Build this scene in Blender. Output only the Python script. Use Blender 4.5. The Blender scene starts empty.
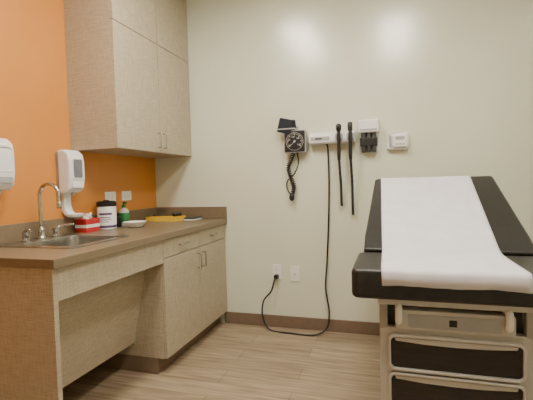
import bpy, bmesh, math, random
from mathutils import Vector, Matrix
random.seed(3)
S = bpy.context.scene
COL = S.collection

def lin(c):
    c = c/255.0
    return c/12.92 if c <= 0.04045 else ((c+0.055)/1.055)**2.4
def rgb(r, g, b): return (lin(r), lin(g), lin(b), 1.0)

# ------------------------------------------------------------ materials
def base_mat(name, col, rough=0.5, metal=0.0, spec=0.5, coat=0.0):
    m = bpy.data.materials.new(name); m.use_nodes = True
    b = m.node_tree.nodes['Principled BSDF']
    b.inputs['Base Color'].default_value = col
    b.inputs['Roughness'].default_value = rough
    b.inputs['Metallic'].default_value = metal
    b.inputs['Specular IOR Level'].default_value = spec
    b.inputs['Coat Weight'].default_value = coat
    b.inputs['Coat Roughness'].default_value = 0.2
    return m

def noisy(name, c1, c2, scale=(8, 8, 8), rough=0.5, detail=4, bump=0.0, metal=0.0, spec=0.5, lo=0.35, hi=0.65, bscale=None, coat=0.0):
    m = base_mat(name, c1, rough, metal, spec, coat)
    nt = m.node_tree; N = nt.nodes; L = nt.links; b = N['Principled BSDF']
    tc = N.new('ShaderNodeTexCoord'); mp = N.new('ShaderNodeMapping')
    mp.inputs['Scale'].default_value = scale
    n = N.new('ShaderNodeTexNoise'); n.inputs['Scale'].default_value = 1; n.inputs['Detail'].default_value = detail
    r = N.new('ShaderNodeValToRGB')
    r.color_ramp.elements[0].position = lo; r.color_ramp.elements[0].color = c1
    r.color_ramp.elements[1].position = hi; r.color_ramp.elements[1].color = c2
    L.new(tc.outputs['Object'], mp.inputs['Vector']); L.new(mp.outputs['Vector'], n.inputs['Vector'])
    L.new(n.outputs['Fac'], r.inputs['Fac']); L.new(r.outputs['Color'], b.inputs['Base Color'])
    if bump:
        n2 = n
        if bscale:
            n2 = N.new('ShaderNodeTexNoise'); n2.inputs['Scale'].default_value = bscale; n2.inputs['Detail'].default_value = 3
            L.new(tc.outputs['Object'], n2.inputs['Vector'])
        bp = N.new('ShaderNodeBump'); bp.inputs['Strength'].default_value = bump; bp.inputs['Distance'].default_value = 0.002
        L.new(n2.outputs['Fac'], bp.inputs['Height']); L.new(bp.outputs['Normal'], b.inputs['Normal'])
    return m

def linen(name, c1, c2):
    m = base_mat(name, c1, 0.5)
    nt = m.node_tree; N = nt.nodes; L = nt.links; b = N['Principled BSDF']
    tc = N.new('ShaderNodeTexCoord')
    outs = []
    for sc in ((14, 14, 240), (240, 240, 14)):
        mp = N.new('ShaderNodeMapping'); mp.inputs['Scale'].default_value = sc
        n = N.new('ShaderNodeTexNoise'); n.inputs['Scale'].default_value = 1; n.inputs['Detail'].default_value = 3
        L.new(tc.outputs['Object'], mp.inputs['Vector']); L.new(mp.outputs['Vector'], n.inputs['Vector'])
        outs.append(n)
    a = N.new('ShaderNodeMath'); a.operation = 'ADD'
    L.new(outs[0].outputs['Fac'], a.inputs[0]); L.new(outs[1].outputs['Fac'], a.inputs[1])
    h = N.new('ShaderNodeMath'); h.operation = 'MULTIPLY'; h.inputs[1].default_value = 0.5
    L.new(a.outputs[0], h.inputs[0])
    r = N.new('ShaderNodeValToRGB')
    r.color_ramp.elements[0].position = 0.36; r.color_ramp.elements[0].color = c1
    r.color_ramp.elements[1].position = 0.64; r.color_ramp.elements[1].color = c2
    L.new(h.outputs[0], r.inputs['Fac']); L.new(r.outputs['Color'], b.inputs['Base Color'])
    return m

def floor_mat():
    m = base_mat('vinyl_plank', rgb(170, 146, 118), 0.42)
    nt = m.node_tree; N = nt.nodes; L = nt.links; b = N['Principled BSDF']
    tc = N.new('ShaderNodeTexCoord')
    br = N.new('ShaderNodeTexBrick')
    br.inputs['Scale'].default_value = 1.0; br.inputs['Brick Width'].default_value = 1.2; br.inputs['Row Height'].default_value = 0.152
    br.inputs['Mortar Size'].default_value = 0.0016; br.inputs['Mortar Smooth'].default_value = 0.2
    br.inputs['Color1'].default_value = rgb(174, 155, 131); br.inputs['Color2'].default_value = rgb(153, 135, 112)
    br.inputs['Mortar'].default_value = rgb(108, 92, 75); br.offset = 0.37
    L.new(tc.outputs['Object'], br.inputs['Vector'])
    mp = N.new('ShaderNodeMapping'); mp.inputs['Scale'].default_value = (3, 44, 1)
    n = N.new('ShaderNodeTexNoise'); n.inputs['Scale'].default_value = 1; n.inputs['Detail'].default_value = 6; n.inputs['Distortion'].default_value = 0.5
    L.new(tc.outputs['Object'], mp.inputs['Vector']); L.new(mp.outputs['Vector'], n.inputs['Vector'])
    r = N.new('ShaderNodeValToRGB')
    r.color_ramp.elements[0].position = 0.33; r.color_ramp.elements[0].color = (0.64, 0.62, 0.60, 1)
    r.color_ramp.elements[1].position = 0.64; r.color_ramp.elements[1].color = (1.06, 1.06, 1.06, 1)
    L.new(n.outputs['Fac'], r.inputs['Fac'])
    mx = N.new('ShaderNodeMix'); mx.data_type = 'RGBA'; mx.blend_type = 'MULTIPLY'; mx.inputs['Factor'].default_value = 1.0
    L.new(br.outputs['Color'], mx.inputs[6]); L.new(r.outputs['Color'], mx.inputs[7])
    L.new(mx.outputs[2], b.inputs['Base Color'])
    return m

M = {}
M['wall'] = noisy('wall_paint_cream', rgb(220, 223, 203), rgb(223, 226, 207), (3, 3, 3), 0.30, bump=0.0, coat=1.0)
M['orange'] = noisy('wall_paint_orange', rgb(208, 136, 62), rgb(211, 140, 66), (3, 3, 3), 0.42, bump=0.02, bscale=90)
M['ceiling'] = noisy('ceiling_tile', rgb(222, 220, 212), rgb(206, 204, 196), (90, 90, 90), 0.9)
M['floor'] = floor_mat()
M['base'] = noisy('rubber_base_brown', rgb(120, 101, 84), rgb(126, 106, 88), (20, 20, 20), 0.5)
M['linen'] = linen('linen_laminate', rgb(163, 151, 129), rgb(192, 180, 157))
M['counter'] = noisy('counter_laminate', rgb(120, 105, 84), rgb(129, 114, 92), (160, 160, 160), 0.35)
M['steel'] = noisy('brushed_steel', rgb(190, 190, 188), rgb(172, 172, 170), (10, 200, 10), 0.28, metal=1.0)
M['chrome'] = noisy('satin_chrome', rgb(200, 198, 192), rgb(190, 188, 182), (30, 30, 30), 0.18, metal=1.0)
M['white'] = noisy('white_plastic', rgb(236, 236, 236), rgb(231, 231, 231), (20, 20, 20), 0.35)
M['plate'] = noisy('white_wallplate', rgb(240, 239, 234), rgb(236, 235, 230), (20, 20, 20), 0.4)
M['grey'] = noisy('grey_plastic', rgb(168, 169, 170), rgb(162, 163, 164), (20, 20, 20), 0.45)
M['dgrey'] = noisy('dark_grey_plastic', rgb(74, 74, 76), rgb(66, 66, 68), (20, 20, 20), 0.45)
M['black'] = noisy('black_plastic', rgb(24, 24, 26), rgb(32, 32, 34), (20, 20, 20), 0.42)
M['vinyl'] = noisy('black_vinyl', rgb(30, 29, 29), rgb(37, 36, 36), (30, 30, 30), 0.38, bump=0.25, bscale=350)
M['cuff'] = noisy('navy_nylon', rgb(26, 28, 38), rgb(38, 40, 52), (200, 200, 200), 0.8)
M['paper'] = noisy('exam_paper', rgb(220, 219, 226), rgb(212, 211, 219), (12, 12, 12), 0.75, bump=0.3, bscale=18)
M['taupe'] = noisy('taupe_enamel', rgb(168, 163, 154), rgb(162, 157, 148), (10, 10, 10), 0.4)
M['silver'] = noisy('silver_trim', rgb(200, 198, 193), rgb(192, 190, 185), (14, 14, 14), 0.32, metal=0.25)
M['drawer'] = noisy('drawer_espresso', rgb(36, 32, 30), rgb(44, 39, 36), (6, 6, 60), 0.25)
M['red'] = noisy('red_print', rgb(196, 46, 50), rgb(182, 40, 44), (20, 20, 20), 0.5)
M['purple'] = noisy('purple_print', rgb(92, 66, 120), rgb(84, 60, 110), (20, 20, 20), 0.5)
M['green'] = noisy('green_print', rgb(52, 140, 78), rgb(46, 128, 70), (20, 20, 20), 0.5)
M['yellow'] = noisy('yellow_plastic', rgb(238, 196, 66), rgb(230, 188, 60), (20, 20, 20), 0.5)
M['smoke'] = noisy('smoked_window', rgb(122, 124, 134), rgb(112, 114, 124), (10, 10, 10), 0.2)
M['dialwhite'] = noisy('dial_white', rgb(214, 214, 208), rgb(206, 206, 200), (20, 20, 20), 0.5)
def emis(name, col, s):
    m = bpy.data.materials.new(name); m.use_nodes = True
    b = m.node_tree.nodes['Principled BSDF']
    b.inputs['Base Color'].default_value = (0.8, 0.8, 0.8, 1)
    b.inputs['Emission Color'].default_value = col
    b.inputs['Emission Strength'].default_value = s
    return m
M['diffuser'] = emis('light_diffuser', (1.0, 0.92, 0.79, 1), 40.0)

# ------------------------------------------------------------ geometry helpers
def root(name, loc):
    e = bpy.data.objects.new(name, None); e.empty_display_size = 0.05
    e.location = loc; COL.objects.link(e); return e

def finish(name, bm, mat, parent=None, origin=None, smooth=False, bevel=0.0, seg=2, sub=0):
    bmesh.ops.recalc_face_normals(bm, faces=bm.faces[:])
    if origin is None:
        mn = Vector((1e9,)*3); mx = -mn
        for v in bm.verts:
            for i in range(3):
                mn[i] = min(mn[i], v.co[i]); mx[i] = max(mx[i], v.co[i])
        origin = (mn+mx)/2
    origin = Vector(origin)
    for v in bm.verts: v.co -= origin
    me = bpy.data.meshes.new(name); bm.to_mesh(me); bm.free()
    mats = mat if isinstance(mat, (list, tuple)) else [mat]
    for k in mats: me.materials.append(M[k])
    o = bpy.data.objects.new(name, me); o.location = origin; COL.objects.link(o)
    if bevel:
        b = o.modifiers.new('bevel', 'BEVEL'); b.width = bevel; b.segments = seg; b.limit_method = 'ANGLE'; b.angle_limit = math.radians(40)
        b.harden_normals = False
    if sub:
        s = o.modifiers.new('sub', 'SUBSURF'); s.levels = sub; s.render_levels = sub
    if smooth or bevel:
        for p in me.polygons: p.use_smooth = smooth
        if bevel and seg > 2:
            for p in me.polygons: p.use_smooth = True
            w = o.modifiers.new('wn', 'WEIGHTED_NORMAL')
    if parent:
        o.parent = parent; o.matrix_parent_inverse = Matrix.Translation(-Vector(parent.location))
    return o

def add_box(bm, x0, x1, y0, y1, z0, z1):
    vs = [bm.verts.new((x, y, z)) for x in (x0, x1) for y in (y0, y1) for z in (z0, z1)]
    for f in ((0, 1, 3, 2), (4, 6, 7, 5), (0, 4, 5, 1), (2, 3, 7, 6), (0, 2, 6, 4), (1, 5, 7, 3)):
        bm.faces.new([vs[i] for i in f])
    return vs

def box(name, par, mat, x0, x1, y0, y1, z0, z1, bevel=0.002, seg=2):
    bm = bmesh.new(); add_box(bm, x0, x1, y0, y1, z0, z1)
    return finish(name, bm, mat, par, bevel=bevel, seg=seg)

def boxes(name, par, mat, lst, bevel=0.0, seg=2):
    bm = bmesh.new()
    for b in lst: add_box(bm, *b)
    return finish(name, bm, mat, par, bevel=bevel, seg=seg)

def catmull(pts, n=8):
    P = [Vector(p) for p in pts]; out = []
    for i in range(len(P)-1):
        p0 = P[i-1] if i > 0 else P[i]*2-P[i+1]
        p1, p2 = P[i], P[i+1]
        p3 = P[i+2] if i+2 < len(P) else P[i+1]*2-P[i]
        for k in range(n):
            t = k/n
            out.append(0.5*((2*p1)+(p2-p0)*t+(2*p0-5*p1+4*p2-p3)*t*t+(3*p1-p0-3*p2+p3)*t**3))
    out.append(P[-1]); return out

def sweep(bm, path, r, sides=10):
    rs = r if isinstance(r, (list, tuple)) else [r]*len(path)
    t = (path[1]-path[0]).normalized()
    ref = Vector((0, 0, 1)) if abs(t.z) < 0.9 else Vector((1, 0, 0))
    n = t.cross(ref).normalized()
    prev = None; rings = []
    for i, p in enumerate(path):
        if i == 0: t = (path[1]-path[0]).normalized()
        elif i == len(path)-1: t = (path[-1]-path[-2]).normalized()
        else: t = (path[i+1]-path[i-1]).normalized()
        n = (n - t*n.dot(t)).normalized(); b = t.cross(n)
        rings.append([bm.verts.new(p+(n*math.cos(a)+b*math.sin(a))*rs[i]) for a in [2*math.pi*k/sides for k in range(sides)]])
    for a, b in zip(rings, rings[1:]):
        for k in range(sides):
            bm.faces.new((a[k], a[(k+1) % sides], b[(k+1) % sides], b[k]))
    bm.faces.new(rings[0][::-1]); bm.faces.new(rings[-1])

def tube(name, par, mat, pts, r, sides=10, n=8, smooth_path=True):
    bm = bmesh.new()
    path = catmull(pts, n) if smooth_path else [Vector(p) for p in pts]
    sweep(bm, path, r, sides)
    o = finish(name, bm, mat, par, smooth=True); return o

def coil(name, par, mat, pts, R, r, turns, sides=6):
    base = catmull(pts, 20)
    path = []; n = turns*12
    L = [0]
    for a, b in zip(base, base[1:]): L.append(L[-1]+(b-a).length)
    j = 0
    for i in range(n+1):
        s = L[-1]*i/n
        while j < len(L)-2 and L[j+1] < s: j += 1
        f = (s-L[j])/max(1e-9, L[j+1]-L[j]); p = base[j].lerp(base[j+1], f)
        t = (base[j+1]-base[j]).normalized()
        u = t.cross(Vector((0, 1, 0)));
        if u.length < 0.1: u = t.cross(Vector((1, 0, 0)))
        u.normalize(); v = t.cross(u)
        a = 2*math.pi*turns*i/n
        path.append(p+(u*math.cos(a)+v*math.sin(a))*R)
    bm = bmesh.new(); sweep(bm, path, r, sides)
    return finish(name, bm, mat, par, smooth=True)

def lathe(name, par, mat, c, prof, seg=40, axis='Z', bevel=0):
    bm = bmesh.new(); c = Vector(c); rings = []
    for (r, z) in prof:
        ring = []
        for k in range(seg):
            a = 2*math.pi*k/seg
            if axis == 'Z': v = Vector((r*math.cos(a), r*math.sin(a), z))
            elif axis == 'Y': v = Vector((r*math.cos(a), -z, r*math.sin(a)))
            else: v = Vector((z, r*math.cos(a), r*math.sin(a)))
            ring.append(bm.verts.new(c+v))
        rings.append(ring)
    for a, b in zip(rings, rings[1:]):
        for k in range(seg):
            bm.faces.new((a[k], a[(k+1) % seg], b[(k+1) % seg], b[k]))
    bm.faces.new(rings[0][::-1]); bm.faces.new(rings[-1])
    o = finish(name, bm, mat, par)
    for p in o.data.polygons: p.use_smooth = len(p.vertices) == 4
    m = o.modifiers.new('es', 'EDGE_SPLIT'); m.split_angle = math.radians(40)
    return o

def rrect(w, h, r, n=6, cx=0, cy=0):
    pts = []
    for (sx, sy, a0) in ((1, 1, 0), (-1, 1, 90), (-1, -1, 180), (1, -1, 270)):
        for k in range(n+1):
            a = math.radians(a0+90*k/n)
            pts.append((cx+sx*(w/2-r)+r*math.cos(a), cy+sy*(h/2-r)+r*math.sin(a)))
    return pts

def prism(name, par, mat, pts, axis, a0, a1, bevel=0.0, seg=2):
    def mk(p, a):
        if axis == 'Y': return (p[0], a, p[1])
        if axis == 'X': return (a, p[0], p[1])
        return (p[0], p[1], a)
    bm = bmesh.new()
    A = [bm.verts.new(mk(p, a0)) for p in pts]; B = [bm.verts.new(mk(p, a1)) for p in pts]
    bm.faces.new(A); bm.faces.new(B[::-1])
    n = len(pts)
    for k in range(n): bm.faces.new((A[k], A[(k+1) % n], B[(k+1) % n], B[k]))
    return finish(name, bm, mat, par, bevel=bevel, seg=seg)

def frame_prism(name, par, mat, outer, inner, axis, a0, a1, bevel=0.0):
    def mk(p, a):
        if axis == 'Y': return (p[0], a, p[1])
        if axis == 'X': return (a, p[0], p[1])
        return (p[0], p[1], a)
    bm = bmesh.new(); n = len(outer)
    O0 = [bm.verts.new(mk(p, a0)) for p in outer]; O1 = [bm.verts.new(mk(p, a1)) for p in outer]
    I0 = [bm.verts.new(mk(p, a0)) for p in inner]; I1 = [bm.verts.new(mk(p, a1)) for p in inner]
    for k in range(n):
        j = (k+1) % n
        bm.faces.new((O0[k], O0[j], O1[j], O1[k])); bm.faces.new((I0[j], I0[k], I1[k], I1[j]))
        bm.faces.new((O0[j], O0[k], I0[k], I0[j])); bm.faces.new((O1[k], O1[j], I1[j], I1[k]))
    return finish(name, bm, mat, par, bevel=bevel)

# ------------------------------------------------------------ room
XL, XR, YB, YF, ZC = -1.944, 0.885, 3.04, -1.3, 2.75
box('floor', None, 'floor', XL-0.1, XR+0.1, YF-0.1, YB+0.1, -0.05, 0.0, bevel=0)
box('ceiling', None, 'ceiling', XL-0.1, XR+0.1, YF-0.1, YB+0.1, ZC, ZC+0.05, bevel=0)
box('wall_back', None, 'wall', XL-0.1, XR+0.1, YB, YB+0.1, 0, ZC, bevel=0)
box('wall_left', None, 'orange', XL-0.1, XL, YF, YB, 0, ZC, bevel=0)
box('wall_right', None, 'wall', XR, XR+0.1, YF, YB, 0, ZC, bevel=0)
box('wall_front', None, 'wall', XL-0.1, XR+0.1, YF-0.1, YF, 0, ZC, bevel=0)

def base_strip(name, x0, x1, y0, y1):
    box(name, None, 'base', x0, x1, y0, y1, 0, 0.095, bevel=0.003)
base_strip('baseboard_back', -1.33, XR, YB-0.012, YB)
base_strip('baseboard_right', XR-0.012, XR, YF, YB-0.012)
base_strip('baseboard_left', XL, XL+0.012, 1.30, 2.09)
base_strip('baseboard_left_near', XL, XL+0.012, YF, 1.265)

# ------------------------------------------------------------ upper cabinet
XU = -1.586; YU = 2.08
uc = root('upper_wall_cabinet', (-1.765, 2.56, 1.39))
box('carcass', uc, 'linen', XL+0.001, XU-0.02, YU, YB-0.001, 1.393, ZC-0.001, bevel=0.001)
box('reveal', uc, 'dgrey', XU-0.0203, XU-0.0195, YU+0.002, YB-0.002, 1.397, ZC-0.003, bevel=0)
g = 0.004
for i, (a, b) in enumerate(((YU, 2.565), (2.565, YB-0.002))):
    box('door_%d' % (i+1), uc, 'linen', XU-0.0195, XU, a+(g/2 if i else 0), b-g/2, 1.395, 2.168, bevel=0.0015)
    box('upper_door_%d' % (i+1), uc, 'linen', XU-0.0195, XU, a+(g/2 if i else 0), b-g/2, 2.172, ZC-0.002, bevel=0.0015)
def pull(name, par, p0, p1, out, r=0.0048):
    p0 = Vector(p0); p1 = Vector(p1); out = Vector(out); d = (p1-p0)*0.08
    return tube(name, par, 'chrome', [p0, p0+out*0.7, p0+out+d, p1+out-d, p1+out*0.7, p1], r, n=6)
pull('handle_1', uc, (XU, 2.53, 1.43), (XU, 2.53, 1.53), (0.03, 0, 0))
pull('handle_2', uc, (XU, 2.60, 1.43), (XU, 2.60, 1.53), (0.03, 0, 0))

# ------------------------------------------------------------ base cabinet + counter + sink
XF = -1.284; ZT = 0.87
bc = root('base_cabinet', (-1.62, 2.15, 0.0))
XC = XF-0.02   # door face
box('end_panel', bc, 'linen', XL+0.001, XC, 1.268, 1.292, 0.001, ZT-0.04, bevel=0.001)
box('carcass', bc, 'linen', XL+0.001, XC-0.02, 2.092, YB-0.001, 0.1, ZT-0.04, bevel=0.001)
box('toe_kick', bc, 'base', XL+0.02, XC-0.07, 2.10, YB-0.001, 0.001, 0.1, bevel=0)
box('toe_cove', bc, 'base', XL+0.02, XC-0.066, 2.088, 2.0915, 0.001, 0.1, bevel=0.001)
box('apron', bc, 'linen', XC-0.02, XC, 1.2925, 2.092, 0.69, ZT-0.041, bevel=0.001)
box('reveal', bc, 'dgrey', XC-0.0203, XC-0.0195, 2.096, YB-0.012, 0.105, ZT-0.05, bevel=0)
ym = 2.566
for i, (a, b) in enumerate(((2.0935, ym), (ym, YB-0.01))):
    box('drawer_%d' % (i+1), bc, 'linen', XC-0.0195, XC, a+g/2, b-g/2, 0.716, ZT-0.045, bevel=0.0015)
    box('door_%d' % (i+1), bc, 'linen', XC-0.0195, XC, a+g/2, b-g/2, 0.102, 0.711, bevel=0.0015)
    c = (a+b)/2
    pull('drawer_pull_%d' % (i+1), bc, (XC, c-0.05, 0.772), (XC, c+0.05, 0.772), (0.03, 0, 0))
pull('door_handle_1', bc, (XC, ym-0.035, 0.57), (XC, ym-0.035, 0.67), (0.03, 0, 0))
pull('door_handle_2', bc, (XC, ym+0.035, 0.57), (XC, ym+0.035, 0.67), (0.03, 0, 0))
# slanted plumbing cover panel
prism('slanted_panel', bc, 'linen', [(-1.40, 0.80), (-1.418, 0.80), (-1.548, 0.185), (-1.53, 0.185)], 'Y', 1.2925, 2.0915, bevel=0.001)
box('panel_return', bc, 'linen', XL+0.013, -1.548, 1.2925, 2.0915, 0.185, 0.203, bevel=0.001)
# counter with sink cut-out
SX0, SX1, SY0, SY1 = -1.80, -1.44, 1.53, 1.92
ct = root('countertop', (-1.62, 2.15, ZT))
bm = bmesh.new()
xs = [XL+0.001, SX0, SX1, XF]; ys = [1.258, SY0, SY1, YB-0.001]
V = {}
for i, x in enumerate(xs):
    for j, y in enumerate(ys):
        for k, z in enumerate((ZT-0.04, ZT)): V[i, j, k] = bm.verts.new((x, y, z))
for i in range(3):
    for j in range(3):
        if i == 1 and j == 1: continue
        for k in (0, 1): bm.faces.new((V[i, j, k], V[i+1, j, k], V[i+1, j+1, k], V[i, j+1, k]))
for i in range(3):
    for j in (0, 3): bm.faces.new((V[i, j, 0], V[i+1, j, 0], V[i+1, j, 1], V[i, j, 1]))
for j in range(3):
    for i in (0, 3): bm.faces.new((V[i, j, 0], V[i, j+1, 0], V[i, j+1, 1], V[i, j, 1]))
for a, b in (((1, 1), (2, 1)), ((2, 1), (2, 2)), ((2, 2), (1, 2)), ((1, 2), (1, 1))):
    bm.faces.new((V[a[0], a[1], 0], V[b[0], b[1], 0], V[b[0], b[1], 1], V[a[0], a[1], 1]))
finish('top', bm, 'counter', ct, bevel=0.003)
box('backsplash_left', ct, 'counter', XL+0.001, XL+0.02, 1.258, YB-0.02, ZT, ZT+0.1, bevel=0.003)
box('backsplash_back', ct, 'counter', XL+0.001, XF, YB-0.02, YB-0.001, ZT, ZT+0.1, bevel=0.003)

sk = root('sink', (-1.62, 1.725, ZT))
outer = rrect(0.48, 0.46, 0.04, cx=-1.655, cy=1.725)
inner = rrect(0.335, 0.37, 0.045, cx=-1.62, cy=1.725)
frame_prism('rim', sk, 'steel', outer, inner, 'Z', ZT+0.0003, ZT+0.006, bevel=0.002)
bm = bmesh.new(); rings = []
for (s, z) in ((1.0, ZT+0.004), (0.985, ZT-0.02), (0.96, ZT-0.13), (0.90, ZT-0.15), (0.15, ZT-0.158)):
    rings.append([bm.verts.new((-1.62+(p[0]+1.62)*s, 1.725+(p[1]-1.725)*s, z)) for p in inner])
n = len(inner)
for a, b in zip(rings, rings[1:]):
    for k in range(n): bm.faces.new((a[k], a[(k+1) % n], b[(k+1) % n], b[k]))
bm.faces.new(rings[-1])
o = finish('basin', bm, 'steel', sk, smooth=True)
lathe('drain', sk, 'dgrey', (-1.62, 1.725, ZT-0.157), [(0.03, 0), (0.03, 0.003), (0.022, 0.0035), (0.02, 0.001)])

fc = root('faucet', (-1.85, 1.74, ZT))
zb = ZT+0.006
lathe('spout_base', fc, 'chrome', (-1.85, 1.74, zb), [(0.026, 0), (0.026, 0.008), (0.019, 0.016), (0.016, 0.05), (0.019, 0.055), (0.014, 0.065)])
pts = [(-1.85, 1.74, zb+0.06), (-1.85, 1.74, zb+0.15), (-1.85, 1.74, zb+0.235)]
for a in range(165, -20, -15):
    pts.append((-1.785+0.065*math.cos(math.radians(a)), 1.74, zb+0.24+0.065*math.sin(math.radians(a))))
pts.append((-1.718, 1.74, zb+0.195))
tube('gooseneck', fc, 'chrome', pts, 0.0105, sides=14, n=4)
lathe('aerator', fc, 'chrome', (-1.718, 1.74, zb+0.17), [(0.012, 0), (0.0135, 0.005), (0.0135, 0.03), (0.011, 0.034)])
for i, y in enumerate((1.64, 1.84)):
    lathe('valve_%d' % (i+1), fc, 'chrome', (-1.85, y, zb), [(0.024, 0), (0.024, 0.008), (0.017, 0.014), (0.015, 0.035), (0.018, 0.04), (0.018, 0.052), (0.008, 0.058)])
    d = -1 if i == 0 else 1
    tube('wrist_blade_%d' % (i+1), fc, 'chrome', [(-1.85, y, zb+0.05), (-1.83, y+d*0.02, zb+0.06), (-1.80, y+d*0.035, zb+0.066), (-1.765, y+d*0.05, zb+0.068)], [0.008]*6+[0.0065]*12+[0.007]*7, n=8)

# ------------------------------------------------------------ dispensers on left wall
def dispenser(y0, y1, z0, z1, name, tray):
    r = root(name, (XL+0.05, (y0+y1)/2, (z0+z1)/2))
    yc = (y0+y1)/2; w = y1-y0; h = z1-z0
    box('wall_plate', r, 'grey', XL, XL+0.018, y0+0.008, y1-0.008, z0+0.01, z1-0.01, bevel=0.004)
    prof = [(XL+0.018, z0), (XL+0.07, z0), (XL+0.10, z0+0.03), (XL+0.11, z0+0.09), (XL+0.11, z1-0.07), (XL+0.10, z1-0.025), (XL+0.07, z1), (XL+0.018, z1)]
    prism('cover', r, 'white', prof, 'Y', y0, y1, bevel=0.014, seg=4)
    if tray:
        prism('level_window', r, 'smoke', rrect(w*0.62, h*0.46, 0.012, cx=yc, cy=z0+h*0.56), 'X', XL+0.1085, XL+0.1125, bevel=0.001)
        frame_prism('window_trim', r, 'white', rrect(w*0.68, h*0.49, 0.014, cx=yc, cy=z0+h*0.56), rrect(w*0.56, h*0.43, 0.01, cx=yc, cy=z0+h*0.56), 'X', XL+0.109, XL+0.1135, bevel=0.001)
        prism('push_bar', r, 'white', rrect(w*0.7, h*0.14, 0.012, cx=yc, cy=z0+h*0.18), 'X', XL+0.100, XL+0.112, bevel=0.003)
    else:
        frame_prism('cover_rim', r, 'white', rrect(w*0.78, h*0.5, 0.02, cx=yc, cy=z0+h*0.60), rrect(w*0.66, h*0.44, 0.016, cx=yc, cy=z0+h*0.60), 'X', XL+0.109, XL+0.1125, bevel=0.001)
        prism('push_bar', r, 'grey', rrect(w*0.7, h*0.12, 0.012, cx=yc, cy=z0+h*0.2), 'X', XL+0.104, XL+0.114, bevel=0.003)
    lathe('nozzle', r, 'grey', (XL+0.065, yc, z0-0.018), [(0.008, 0), (0.012, 0.018), (0.014, 0.022)])
    if tray:
        prism('tray_arm', r, 'white', [(XL, z0+0.03), (XL, z0-0.11), (XL+0.02, z0-0.138), (XL+0.05, z0-0.148), (XL+0.06, z0-0.135), (XL+0.035, z0-0.115), (XL+0.022, z0-0.08), (XL+0.02, z0+0.03)], 'Y', yc-0.03, yc+0.03, bevel=0.003)
        lathe('drip_tray', r, 'white', (XL+0.075, yc, z0-0.150), [(0.035, 0), (0.05, 0.006), (0.055, 0.02), (0.051, 0.02), (0.045, 0.009), (0.001, 0.007)])
    return r
dispenser(1.95, 2.08, 1.125, 1.388, 'hand_sanitizer_dispenser', True)
dispenser(1.455, 1.59, 1.15, 1.415, 'soap_dispenser', False)

# wall outlets on orange wall (horizontal)
def outlet_left(name, yc, zc):
    r = root(name, (XL, yc, zc))
    prism('plate', r, 'plate', rrect(0.115, 0.072, 0.005, cx=yc, cy=zc), 'X', XL, XL+0.006, bevel=0.0015)
    for i, d in enumerate((-0.02, 0.02)):
        prism('socket_%d' % (i+1), r, 'white', rrect(0.028, 0.034, 0.01, cx=yc+d, cy=zc), 'X', XL+0.006, XL+0.008)
        boxes('slots_%d' % (i+1), r, 'dgrey', [(XL+0.008, XL+0.0084, yc+d-0.006, yc+d+0.006, zc+s-0.001, zc+s+0.001) for s in (-0.007, 0.007)])
outlet_left('wall_outlet', 2.44, 1.085)
outlet_left('wall_outlet.001', 2.625, 1.085)

def outlet_back(name, xc, zc, kind):
    r = root(name, (xc, YB, zc))
    prism('plate', r, 'plate', rrect(0.074, 0.118, 0.005, cx=xc, cy=zc), 'Y', YB-0.007, YB, bevel=0.0015)
    if kind == 'power':
        for i, d in enumerate((-0.024, 0.024)):
            prism('socket_%d' % (i+1), r, 'white', rrect(0.034, 0.028, 0.01, cx=xc, cy=zc+d), 'Y', YB-0.009, YB-0.007)
            boxes('slots_%d' % (i+1), r, 'dgrey', [(xc+s-0.001, xc+s+0.001, YB-0.0094, YB-0.009, zc+d-0.005, zc+d+0.005) for s in (-0.007, 0.007)])
    else:
        prism('jack', r, 'white', rrect(0.03, 0.03, 0.003, cx=xc, cy=zc), 'Y', YB-0.010, YB-0.007)
        box('port', r, 'grey', xc-0.006, xc+0.006, YB-0.0105, YB-0.010, zc-0.005, zc+0.005, bevel=0)
outlet_back('wall_outlet.002', -0.868, 0.445, 'power')
outlet_back('data_wall_plate', -0.722, 0.435, 'data')

# ------------------------------------------------------------ counter-top items
r = root('wipes_canister', (-1.85, 2.28, ZT))
lathe('tub', r, 'white', (-1.85, 2.28, ZT+0.0005), [(0.058, 0), (0.062, 0.004), (0.062, 0.150), (0.058, 0.155)])
lathe('label_band', r, 'purple', (-1.85, 2.28, ZT+0.012), [(0.0623, 0), (0.0627, 0.0005), (0.0627, 0.016), (0.0623, 0.0165)])
bm = bmesh.new()
for (za, zb2, a0, a1) in ((0.098, 0.112, -100, -20), (0.078, 0.084, -95, -30), (0.064, 0.069, -95, -25), (0.051, 0.055, -90, -40)):
    nn_ = 12
    for k in range(nn_):
        t0 = math.radians(a0+(a1-a0)*k/nn_); t1 = math.radians(a0+(a1-a0)*(k+1)/nn_)
        bm.faces.new([bm.verts.new((-1.85+0.0626*math.cos(t), 2.28+0.0626*math.sin(t), ZT+z)) for t, z in ((t0, za), (t1, za), (t1, zb2), (t0, zb2))])
finish('label_print', bm, 'purple', r)
lathe('lid', r, 'black', (-1.85, 2.28, ZT+0.1555), [(0.063, 0), (0.065, 0.003), (0.065, 0.026), (0.054, 0.034), (0.02, 0.036), (0.018, 0.042), (0.001, 0.043)])
r = root('tissue_carton', (-1.86, 2.12, ZT))
box('carton', r, 'red', -1.912, -1.825, 2.055, 2.18, ZT+0.0005, ZT+0.085, bevel=0.002)
box('carton_band', r, 'white', -1.9125, -1.8245, 2.0545, 2.1805, ZT+0.03, ZT+0.05, bevel=0.0005)
tube('tissue', r, 'white', [(-1.868, 2.115, ZT+0.08), (-1.862, 2.115, ZT+0.095), (-1.852, 2.12, ZT+0.108), (-1.857, 2.135, ZT+0.12)], [0.03]*8+[0.022]*8+[0.008]*9, n=8)
r = root('pump_bottle', (-1.86, 2.48, ZT))
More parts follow.
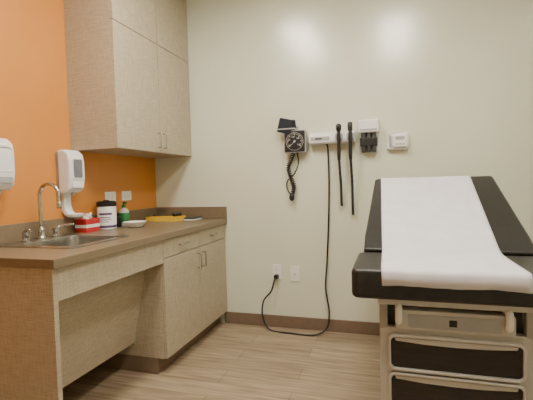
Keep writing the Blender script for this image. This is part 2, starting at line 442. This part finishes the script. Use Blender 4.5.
lathe('bottle', r, 'white', (-1.86, 2.48, ZT+0.0005), [(0.030, 0), (0.034, 0.005), (0.034, 0.105), (0.026, 0.120), (0.012, 0.126), (0.012, 0.132)])
lathe('label', r, 'green', (-1.86, 2.48, ZT+0.025), [(0.0343, 0), (0.0347, 0.0005), (0.0347, 0.07), (0.0343, 0.0705)])
lathe('cap', r, 'green', (-1.86, 2.48, ZT+0.132), [(0.015, 0), (0.015, 0.02), (0.006, 0.024), (0.006, 0.036)])
tube('pump_spout', r, 'green', [(-1.865, 2.48, ZT+0.168), (-1.85, 2.475, ZT+0.171), (-1.825, 2.465, ZT+0.165)], 0.006)
r = root('small_bottle', (-1.85, 2.40, ZT))
lathe('bottle', r, 'black', (-1.85, 2.40, ZT+0.0005), [(0.018, 0), (0.02, 0.003), (0.02, 0.065), (0.01, 0.075), (0.01, 0.095), (0.008, 0.097)])
r = root('white_bowl', (-1.70, 2.38, ZT))
lathe('bowl', r, 'white', (-1.70, 2.38, ZT+0.0005), [(0.043, 0), (0.048, 0.004), (0.073, 0.028), (0.081, 0.040), (0.077, 0.040), (0.068, 0.028), (0.043, 0.008), (0.001, 0.006)])
r = root('yellow_tray', (-1.74, 2.86, ZT))
T = (-1.885, -1.61, 2.78, 2.94)
boxes('tray', r, 'yellow', [(T[0], T[1], T[2], T[3], ZT+0.0005, ZT+0.006), (T[0], T[1], T[2], T[2]+0.006, ZT+0.006, ZT+0.036), (T[0], T[1], T[3]-0.006, T[3], ZT+0.006, ZT+0.036),
    (T[0], T[0]+0.006, T[2]+0.006, T[3]-0.006, ZT+0.006, ZT+0.036), (T[1]-0.006, T[1], T[2]+0.006, T[3]-0.006, ZT+0.006, ZT+0.036)])
tube('reflex_hammer_handle', r, 'dgrey', [(-1.86, 2.85, ZT+0.043), (-1.76, 2.865, ZT+0.045), (-1.66, 2.88, ZT+0.045)], 0.007)
tube('reflex_hammer_head', r, 'black', [(-1.665, 2.84, ZT+0.050), (-1.655, 2.88, ZT+0.050), (-1.648, 2.92, ZT+0.050)], 0.015)
r = root('paper_pad', (-1.55, 2.93, ZT))
box('pad', r, 'white', -1.595, -1.50, 2.88, 3.01, ZT+0.0005, ZT+0.010, bevel=0.001)
box('cover', r, 'dgrey', -1.595, -1.50, 2.88, 3.01, ZT+0.010, ZT+0.022, bevel=0.001)

# ------------------------------------------------------------ wall-mounted diagnostics
r = root('blood_pressure_gauge', (-0.70, YB-0.05, 1.46))
box('wall_bracket', r, 'grey', -0.735, -0.665, YB-0.035, YB, 1.40, 1.58, bevel=0.004)
gx, gz = -0.683, 1.462
prism('housing', r, 'grey', rrect(0.172, 0.172, 0.014, cx=gx, cy=gz), 'Y', YB-0.075, YB-0.035, bevel=0.004, seg=3)
prism('face', r, 'black', rrect(0.156, 0.156, 0.01, cx=gx, cy=gz), 'Y', YB-0.079, YB-0.074, bevel=0.001)
bm = bmesh.new()
for i in range(31):
    a = math.radians(-130+260*i/30); L0 = 0.052 if i % 5 else 0.046
    c, s = math.sin(a), math.cos(a)
    p0 = Vector((gx+c*L0, YB-0.0795, gz+s*L0)); p1 = Vector((gx+c*0.062, YB-0.0795, gz+s*0.062))
    w = Vector((s, 0, -c))*(0.0008 if i % 5 else 0.0015)
    vs = [bm.verts.new(q) for q in (p0-w, p1-w, p1+w, p0+w)]; bm.faces.new(vs)
finish('dial_ticks', bm, 'dialwhite', r)
frame_prism('dial_ring', r, 'dialwhite', [(gx+0.0675*math.cos(k*math.pi/24), gz+0.0675*math.sin(k*math.pi/24)) for k in range(48)],
    [(gx+0.066*math.cos(k*math.pi/24), gz+0.066*math.sin(k*math.pi/24)) for k in range(48)], 'Y', YB-0.080, YB-0.079)
for (tx, tz, tt) in ((-0.036, -0.03, '0'), (-0.042, 0.014, '60'), (-0.012, 0.034, '120'), (0.026, 0.022, '180'), (0.034, -0.026, '240')):
    cu = bpy.data.curves.new('dial_number', 'FONT'); cu.body = tt; cu.size = 0.017; cu.align_x = 'CENTER'; cu.align_y = 'CENTER'
    cu.materials.append(M['dialwhite'])
    o = bpy.data.objects.new('dial_number_'+tt, cu); COL.objects.link(o)
    o.location = (gx+tx, YB-0.0797, gz+tz); o.rotation_euler = (math.radians(90), 0, 0)
    o.parent = r; o.matrix_parent_inverse = Matrix.Translation(-Vector(r.location))
tube('needle', r, 'dialwhite', [(gx+0.008, YB-0.081, gz+0.006), (gx-0.02, YB-0.081, gz-0.02), (gx-0.04, YB-0.081, gz-0.038)], 0.0013, sides=6, n=2)
lathe('needle_hub', r, 'dialwhite', (gx, YB-0.079, gz), [(0.007, 0), (0.007, 0.003), (0.005, 0.004)], axis='Y')
frame_prism('cuff_basket', r, 'grey', rrect(0.14, 0.085, 0.02, cx=-0.745, cy=YB-0.05), rrect(0.134, 0.079, 0.018, cx=-0.745, cy=YB-0.05), 'Z', 1.553, 1.563)
bm = bmesh.new()
for k, (dx, dy, rot, h) in enumerate(((-0.03, -0.02, 14, 0.11), (0.0, 0.0, 6, 0.10), (0.025, 0.012, -6, 0.085))):
    vs = add_box(bm, -0.055, 0.055, -0.009, 0.009, -h/2, h/2)
    Rm = Matrix.Translation((-0.752+dx*0.4+0.01, YB-0.055+dy, 1.582)) @ Matrix.Rotation(math.radians(rot), 4, 'Y')
    for v in vs: v.co = Rm @ v.co
finish('cuff', bm, 'cuff', r, bevel=0.008, seg=3)
coil('coiled_tube', r, 'black', [(-0.70, YB-0.055, 1.375), (-0.72, YB-0.045, 1.33), (-0.745, YB-0.04, 1.27), (-0.73, YB-0.04, 1.20), (-0.705, YB-0.04, 1.13), (-0.72, YB-0.04, 1.06)], 0.014, 0.0042, 24)
tube('tube_return', r, 'black', [(-0.67, YB-0.055, 1.378), (-0.665, YB-0.04, 1.30), (-0.70, YB-0.035, 1.22), (-0.76, YB-0.03, 1.16), (-0.755, YB-0.03, 1.09), (-0.72, YB-0.04, 1.05)], 0.005)
lathe('inflation_bulb', r, 'black', (-0.722, YB-0.045, 1.01), [(0.006, 0), (0.017, 0.01), (0.021, 0.03), (0.017, 0.05), (0.008, 0.062)])

r = root('otoscope_wall_transformer', (-0.41, YB-0.04, 1.47))
prism('housing', r, 'white', [(YB, 1.43), (YB-0.075, 1.433), (YB-0.088, 1.455), (YB-0.082, 1.498), (YB-0.05, 1.522), (YB, 1.527)], 'X', -0.575, -0.235, bevel=0.008, seg=3)
box('front_strip', r, 'grey', -0.56, -0.42, YB-0.0895, YB-0.08, 1.455, 1.483, bevel=0.002)
box('logo_patch', r, 'dgrey', -0.525, -0.475, YB-0.091, YB-0.0885, 1.463, 1.475, bevel=0.0005)
for i, x in enumerate((-0.348, -0.266)):
    box('cradle_%d' % (i+1), r, 'grey', x-0.026, x+0.026, YB-0.112, YB-0.06, 1.452, 1.498, bevel=0.008, seg=3)
    yc = YB-0.118
    lathe('handle_%d' % (i+1), r, 'black', (x, yc, 1.30), [(0.007, 0), (0.012, 0.01), (0.013, 0.05), (0.012, 0.12), (0.0145, 0.16), (0.013, 0.20), (0.011, 0.21)])
    if i == 0:
        lathe('otoscope_head', r, 'black', (x, yc, 1.505), [(0.011, 0), (0.017, 0.012), (0.02, 0.03), (0.019, 0.05), (0.01, 0.06)])
        lathe('otoscope_speculum', r, 'black', (x, yc-0.015, 1.542), [(0.015, 0), (0.012, 0.012), (0.006, 0.03), (0.004, 0.042)], axis='Y')
    else:
        box('ophthalmoscope_head', r, 'black', x-0.017, x+0.017, yc-0.016, yc+0.014, 1.508, 1.572, bevel=0.009, seg=3)
        lathe('ophthalmoscope_lens', r, 'dgrey', (x, yc-0.015, 1.55), [(0.009, 0), (0.009, 0.003), (0.006, 0.004)], axis='Y')
    zend = 0.97 if i == 0 else 0.90
    coil('coiled_cord_%d' % (i+1), r, 'black', [(x, yc, 1.305), (x+0.001, yc+0.03, 1.22), (x+0.003, yc+0.06, 1.12), (x+0.003, yc+0.075, zend+0.04), (x+0.004, yc+0.08, zend)], 0.007, 0.0034, 56 if i == 0 else 64)
    tube('cord_riser_%d' % (i+1), r, 'black', [(x-0.003, YB-0.04, 1.432), (x-0.004, YB-0.025, 1.3), (x-0.002, YB-0.018, 1.1), (x, YB-0.022, zend+0.02), (x+0.004, YB-0.038, zend)], 0.003)
pc = root('power_cord', (-0.6, 2.98, 0.3))
cp = [(-0.868, 2.995, 0.408), (-0.88, 2.975, 0.37), (-0.905, 2.972, 0.30), (-0.968, 2.972, 0.22), (-0.975, 2.965, 0.10), (-0.91, 2.94, 0.009), (-0.74, 2.91, 0.0068), (-0.56, 2.91, 0.0075), (-0.47, 2.955, 0.05),
      (-0.452, 2.99, 0.16), (-0.478, 3.01, 0.34), (-0.465, 3.02, 0.55), (-0.448, 3.025, 0.85), (-0.438, 3.022, 1.15), (-0.44, 3.01, 1.39), (-0.445, 2.99, 1.431)]
tube('cord', pc, 'black', cp, 0.0064, n=12)
prism('plug', pc, 'black', rrect(0.032, 0.032, 0.008, cx=-0.868, cy=0.412), 'Y', 2.990, YB-0.0095, bevel=0.003)

r = root('specula_dispenser', (-0.14, YB-0.04, 1.46))
box('housing', r, 'white', -0.215, -0.068, YB-0.085, YB, 1.495, 1.588, bevel=0.012, seg=4)
box('front_label', r, 'grey', -0.20, -0.083, YB-0.0865, YB-0.083, 1.508, 1.52, bevel=0.0005)
box('back_plate', r, 'white', -0.205, -0.078, YB-0.02, YB, 1.36, 1.496, bevel=0.004)
for i, x in enumerate((-0.178, -0.1415, -0.105)):
    lathe('specula_tube_%d' % (i+1), r, 'dgrey', (x, YB-0.045, 1.355), [(0.012, 0), (0.016, 0.006), (0.0175, 0.06), (0.0175, 0.141)])
box('lower_band', r, 'black', -0.202, -0.081, YB-0.068, YB-0.02, 1.40, 1.46, bevel=0.004)

r = root('wall_thermometer', (0.055, YB-0.03, 1.42))
x0, x1 = -0.02, 0.135
prism('wall_cradle', r, 'white', [(x0+0.012, 1.368), (x1-0.025, 1.362), (x1-0.008, 1.375), (x1, 1.475), (x1-0.012, 1.487), (x0+0.022, 1.470), (x0, 1.42), (x0, 1.38)], 'Y', YB-0.04, YB, bevel=0.008, seg=3)
prism('body', r, 'plate', rrect(0.092, 0.086, 0.012, cx=0.072, cy=1.425), 'Y', YB-0.062, YB-0.04, bevel=0.005, seg=3)
prism('display', r, 'grey', rrect(0.06, 0.024, 0.004, cx=0.072, cy=1.445), 'Y', YB-0.0645, YB-0.061)
boxes('keys', r, 'grey', [(0.044+i*0.022, 0.058+i*0.022, YB-0.065, YB-0.062, 1.397, 1.409) for i in range(3)])
tube('probe', r, 'grey', [(0.006, YB-0.05, 1.468), (0.006, YB-0.05, 1.43), (0.008, YB-0.05, 1.39)], 0.008)

# ------------------------------------------------------------ exam table
et = root('exam_table', (0.22, 2.0, 0.0))
bx0, bx1 = -0.045, 0.475
yf = 1.565
boxes('plinth', et, 'black', [(bx0+0.03, bx1-0.03, yf+0.06, 2.45, 0.0005, 0.06)], bevel=0.004)
box('body', et, 'taupe', bx0, bx1, yf+0.03, 2.50, 0.06, 0.585, bevel=0.012, seg=3)
prism('front_frame', et, 'silver', rrect(bx1-bx0, 0.535, 0.02, cx=(bx0+bx1)/2, cy=0.3275), 'Y', yf, yf+0.035, bevel=0.006, seg=3)
boxes('chassis_sides', et, 'taupe', [(bx0, bx0+0.03, yf, 2.48, 0.585, 0.70), (bx1-0.03, bx1, yf, 2.48, 0.585, 0.70), (bx0+0.03, bx1-0.03, 2.44, 2.48, 0.585, 0.70)], bevel=0.004)
box('recess_back', et, 'dgrey', bx0+0.03, bx1-0.03, yf+0.05, yf+0.06, 0.586, 0.70, bevel=0)
box('under_frame', et, 'silver', bx0-0.005, bx1+0.01, yf-0.02, 2.0, 0.684, 0.712, bevel=0.004)
prism('leg_rest_front', et, 'silver', rrect(0.40, 0.076, 0.012, cx=0.212, cy=0.628), 'Y', yf-0.01, yf+0.045, bevel=0.005, seg=3)
prism('leg_rest_inset', et, 'grey', rrect(0.31, 0.05, 0.008, cx=0.212, cy=0.626), 'Y', yf-0.012, yf-0.009, bevel=0.001)
box('maker_plate', et, 'black', 0.198, 0.224, yf-0.0145, yf-0.0115, 0.614, 0.638, bevel=0.001)
for i, x in enumerate((0.025, 0.388)):
    tube('stirrup_bar_%d' % (i+1), et, 'plate', [(x, yf+0.03, 0.674), (x, yf-0.016, 0.680), (x, yf-0.026, 0.655), (x, yf-0.018, 0.625), (x, yf+0.03, 0.610)], 0.013, n=6)
def drawer(i, z0, z1):
    cx, w, h = 0.213, 0.455, z1-z0
    cz = (z0+z1)/2
    frame_prism('drawer_frame_%d' % i, et, 'silver', rrect(w, h, 0.026, cx=cx, cy=cz), rrect(w-0.02, h-0.022, 0.018, cx=cx, cy=cz), 'Y', yf-0.024, yf, bevel=0.004)
    prism('drawer_panel_%d' % i, et, 'drawer', rrect(w-0.02, h-0.022, 0.018, cx=cx, cy=cz), 'Y', yf-0.012, yf)
    prism('drawer_grip_%d' % i, et, 'silver', [(cx-0.205, z1-0.014), (cx+0.205, z1-0.014), (cx+0.20, z1-0.026), (cx+0.1, z1-0.033), (cx, z1-0.035), (cx-0.1, z1-0.033), (cx-0.20, z1-0.026)], 'Y', yf-0.018, yf-0.0115, bevel=0.002)
drawer(1, 0.436, 0.575); drawer(2, 0.290, 0.430)
drawer(3, 0.144, 0.284)
box('step_tread', et, 'black', 0.03, 0.41, yf-0.03, yf+0.02, 0.075, 0.125, bevel=0.008)

def cushion(name, pts_xy, z0, z1, bev, mat='vinyl'):
    bm = bmesh.new()
    A = [bm.verts.new((p[0], p[1], z0)) for p in pts_xy]; B = [bm.verts.new((p[0], p[1], z1)) for p in pts_xy]
    bm.faces.new(A[::-1]); bm.faces.new(B); n = len(pts_xy)
    for k in range(n): bm.faces.new((A[k], A[(k+1) % n], B[(k+1) % n], B[k]))
    return finish(name, bm, mat, et, bevel=bev, seg=5)
cushion('seat_cushion', rrect(0.74, 0.375, 0.03, cx=0.226, cy=1.6875), 0.7125, 0.825, 0.018)
ang = math.atan2(0.335, 0.65)
B0 = Vector((0, 1.90, 0.832)); u = Vector((0, math.cos(ang), math.sin(ang))); nn = Vector((0, -math.sin(ang), math.cos(ang)))
Lb = 0.725
pts = [(-0.356, 0.0), (0.352, 0.0), (0.352, 0.12), (0.322, Lb-0.015), (0.310, Lb), (-0.310, Lb), (-0.322, Lb-0.015), (-0.356, 0.12)]
bm = bmesh.new()
A = []; B = []
for p in pts:
    q = Vector((0.235+p[0], 0, 0)) + B0 + u*p[1]
    A.append(bm.verts.new(q-nn*0.085)); B.append(bm.verts.new(q))
bm.faces.new(A[::-1]); bm.faces.new(B)
for k in range(len(pts)): bm.faces.new((A[k], A[(k+1) % len(pts)], B[(k+1) % len(pts)], B[k]))
finish('backrest_cushion', bm, 'vinyl', et, bevel=0.014, seg=5)
bm = bmesh.new(); A = []; B = []
for p in ((-0.27, 0.03), (0.27, 0.03), (0.27, Lb-0.06), (-0.27, Lb-0.06)):
    q = Vector((0.235+p[0], 0, 0)) + B0 + u*p[1]
    A.append(bm.verts.new(q-nn*0.105)); B.append(bm.verts.new(q-nn*0.0855))
bm.faces.new(A[::-1]); bm.faces.new(B)
for k in range(4): bm.faces.new((A[k], A[(k+1) % 4], B[(k+1) % 4], B[k]))
finish('backrest_pan', bm, 'taupe', et, bevel=0.003)
for i, x in enumerate((0.0, 0.44)):
    tube('backrest_strut_%d' % (i+1), et, 'silver', [(x, 2.35, 0.69), (x, 2.36, 0.80), (x, 2.37, 0.95)], 0.012, smooth_path=False)
path = []
e = 0.003
top = B0+u*Lb
path += [top-nn*0.12+u*0.005, top-nn*0.06+u*0.005, top-nn*0.02+u*0.005, top-nn*0.004+u*0.003, top-u*0.010+nn*e]
for k in range(1, 24): path.append(B0+u*((Lb-0.010)*(1-k/24.0))+nn*e)
path += [Vector((0, 1.885, 0.834)), Vector((0, 1.86, 0.829)), Vector((0, 1.80, 0.8275)), Vector((0, 1.72, 0.8275)), Vector((0, 1.64, 0.8275)), Vector((0, 1.56, 0.8275)), Vector((0, 1.520, 0.8273)), Vector((0, 1.504, 0.824)), Vector((0, 1.496, 0.814)), Vector((0, 1.494, 0.795)), Vector((0, 1.493, 0.769))]
bm = bmesh.new(); NX = 34; grid = []
for j, p in enumerate(path):
    row = []
    s = j/len(path)
    for i in range(NX+1):
        f = i/NX
        xl = -0.054+0.022*s; xr = 0.437+0.008*s
        x = xl+(xr-xl)*f
        w = 0.0010*math.sin(x*37+j*0.2)+0.0006*math.sin(x*83-j*0.35)
        q = Vector((x, p.y, p.z))+Vector((0, -0.3, 1))*(abs(w) if j < len(path)-3 else w)
        if j == len(path)-1: q.z += 0.002*math.sin(x*25)
        row.append(bm.verts.new(q))
    grid.append(row)
for a, b in zip(grid, grid[1:]):
    for i in range(NX): bm.faces.new((a[i], a[i+1], b[i+1], b[i]))
o = finish('paper_sheet', bm, 'paper', et, smooth=True)
s = o.modifiers.new('sol', 'SOLIDIFY'); s.thickness = 0.0005

# ------------------------------------------------------------ ceiling lights
def troffer(name, cx, cy, w, l):
    r = root(name, (cx, cy, ZC))
    boxes('frame', r, 'white', [(cx-w/2-0.02, cx+w/2+0.02, cy-l/2-0.02, cy-l/2, ZC-0.02, ZC), (cx-w/2-0.02, cx+w/2+0.02, cy+l/2, cy+l/2+0.02, ZC-0.02, ZC),
        (cx-w/2-0.02, cx-w/2, cy-l/2, cy+l/2, ZC-0.02, ZC), (cx+w/2, cx+w/2+0.02, cy-l/2, cy+l/2, ZC-0.02, ZC)])
    box('diffuser', r, 'diffuser', cx-w/2, cx+w/2, cy-l/2, cy+l/2, ZC-0.015, ZC-0.001, bevel=0)
troffer('ceiling_light_troffer', -0.90, 1.50, 0.30, 1.20)
troffer('ceiling_light_troffer.001', 0.08, 1.30, 0.30, 1.20)

w = bpy.data.worlds.new('World'); S.world = w; w.use_nodes = True
w.node_tree.nodes['Background'].inputs[0].default_value = (0.9, 0.85, 0.75, 1)
w.node_tree.nodes['Background'].inputs[1].default_value = 0.1

# ------------------------------------------------------------ camera
cam = bpy.data.cameras.new('camera'); co = bpy.data.objects.new('camera', cam); COL.objects.link(co)
cam.sensor_width = 36; cam.lens = 27.0; cam.clip_start = 0.02
yaw = math.radians(17.2); pit = math.radians(2.36); rho = math.radians(1.55)
fwd = Vector((-math.sin(yaw)*math.cos(pit), math.cos(yaw)*math.cos(pit), -math.sin(pit)))
right = Vector((math.cos(yaw), math.sin(yaw), 0)); up = right.cross(fwd)
r2 = right*math.cos(rho)-up*math.sin(rho); u2 = up*math.cos(rho)+right*math.sin(rho)
mw = Matrix((r2, u2, -fwd)).transposed().to_4x4(); mw.translation = Vector((0, 0, 1.15))
co.matrix_world = mw
S.camera = co
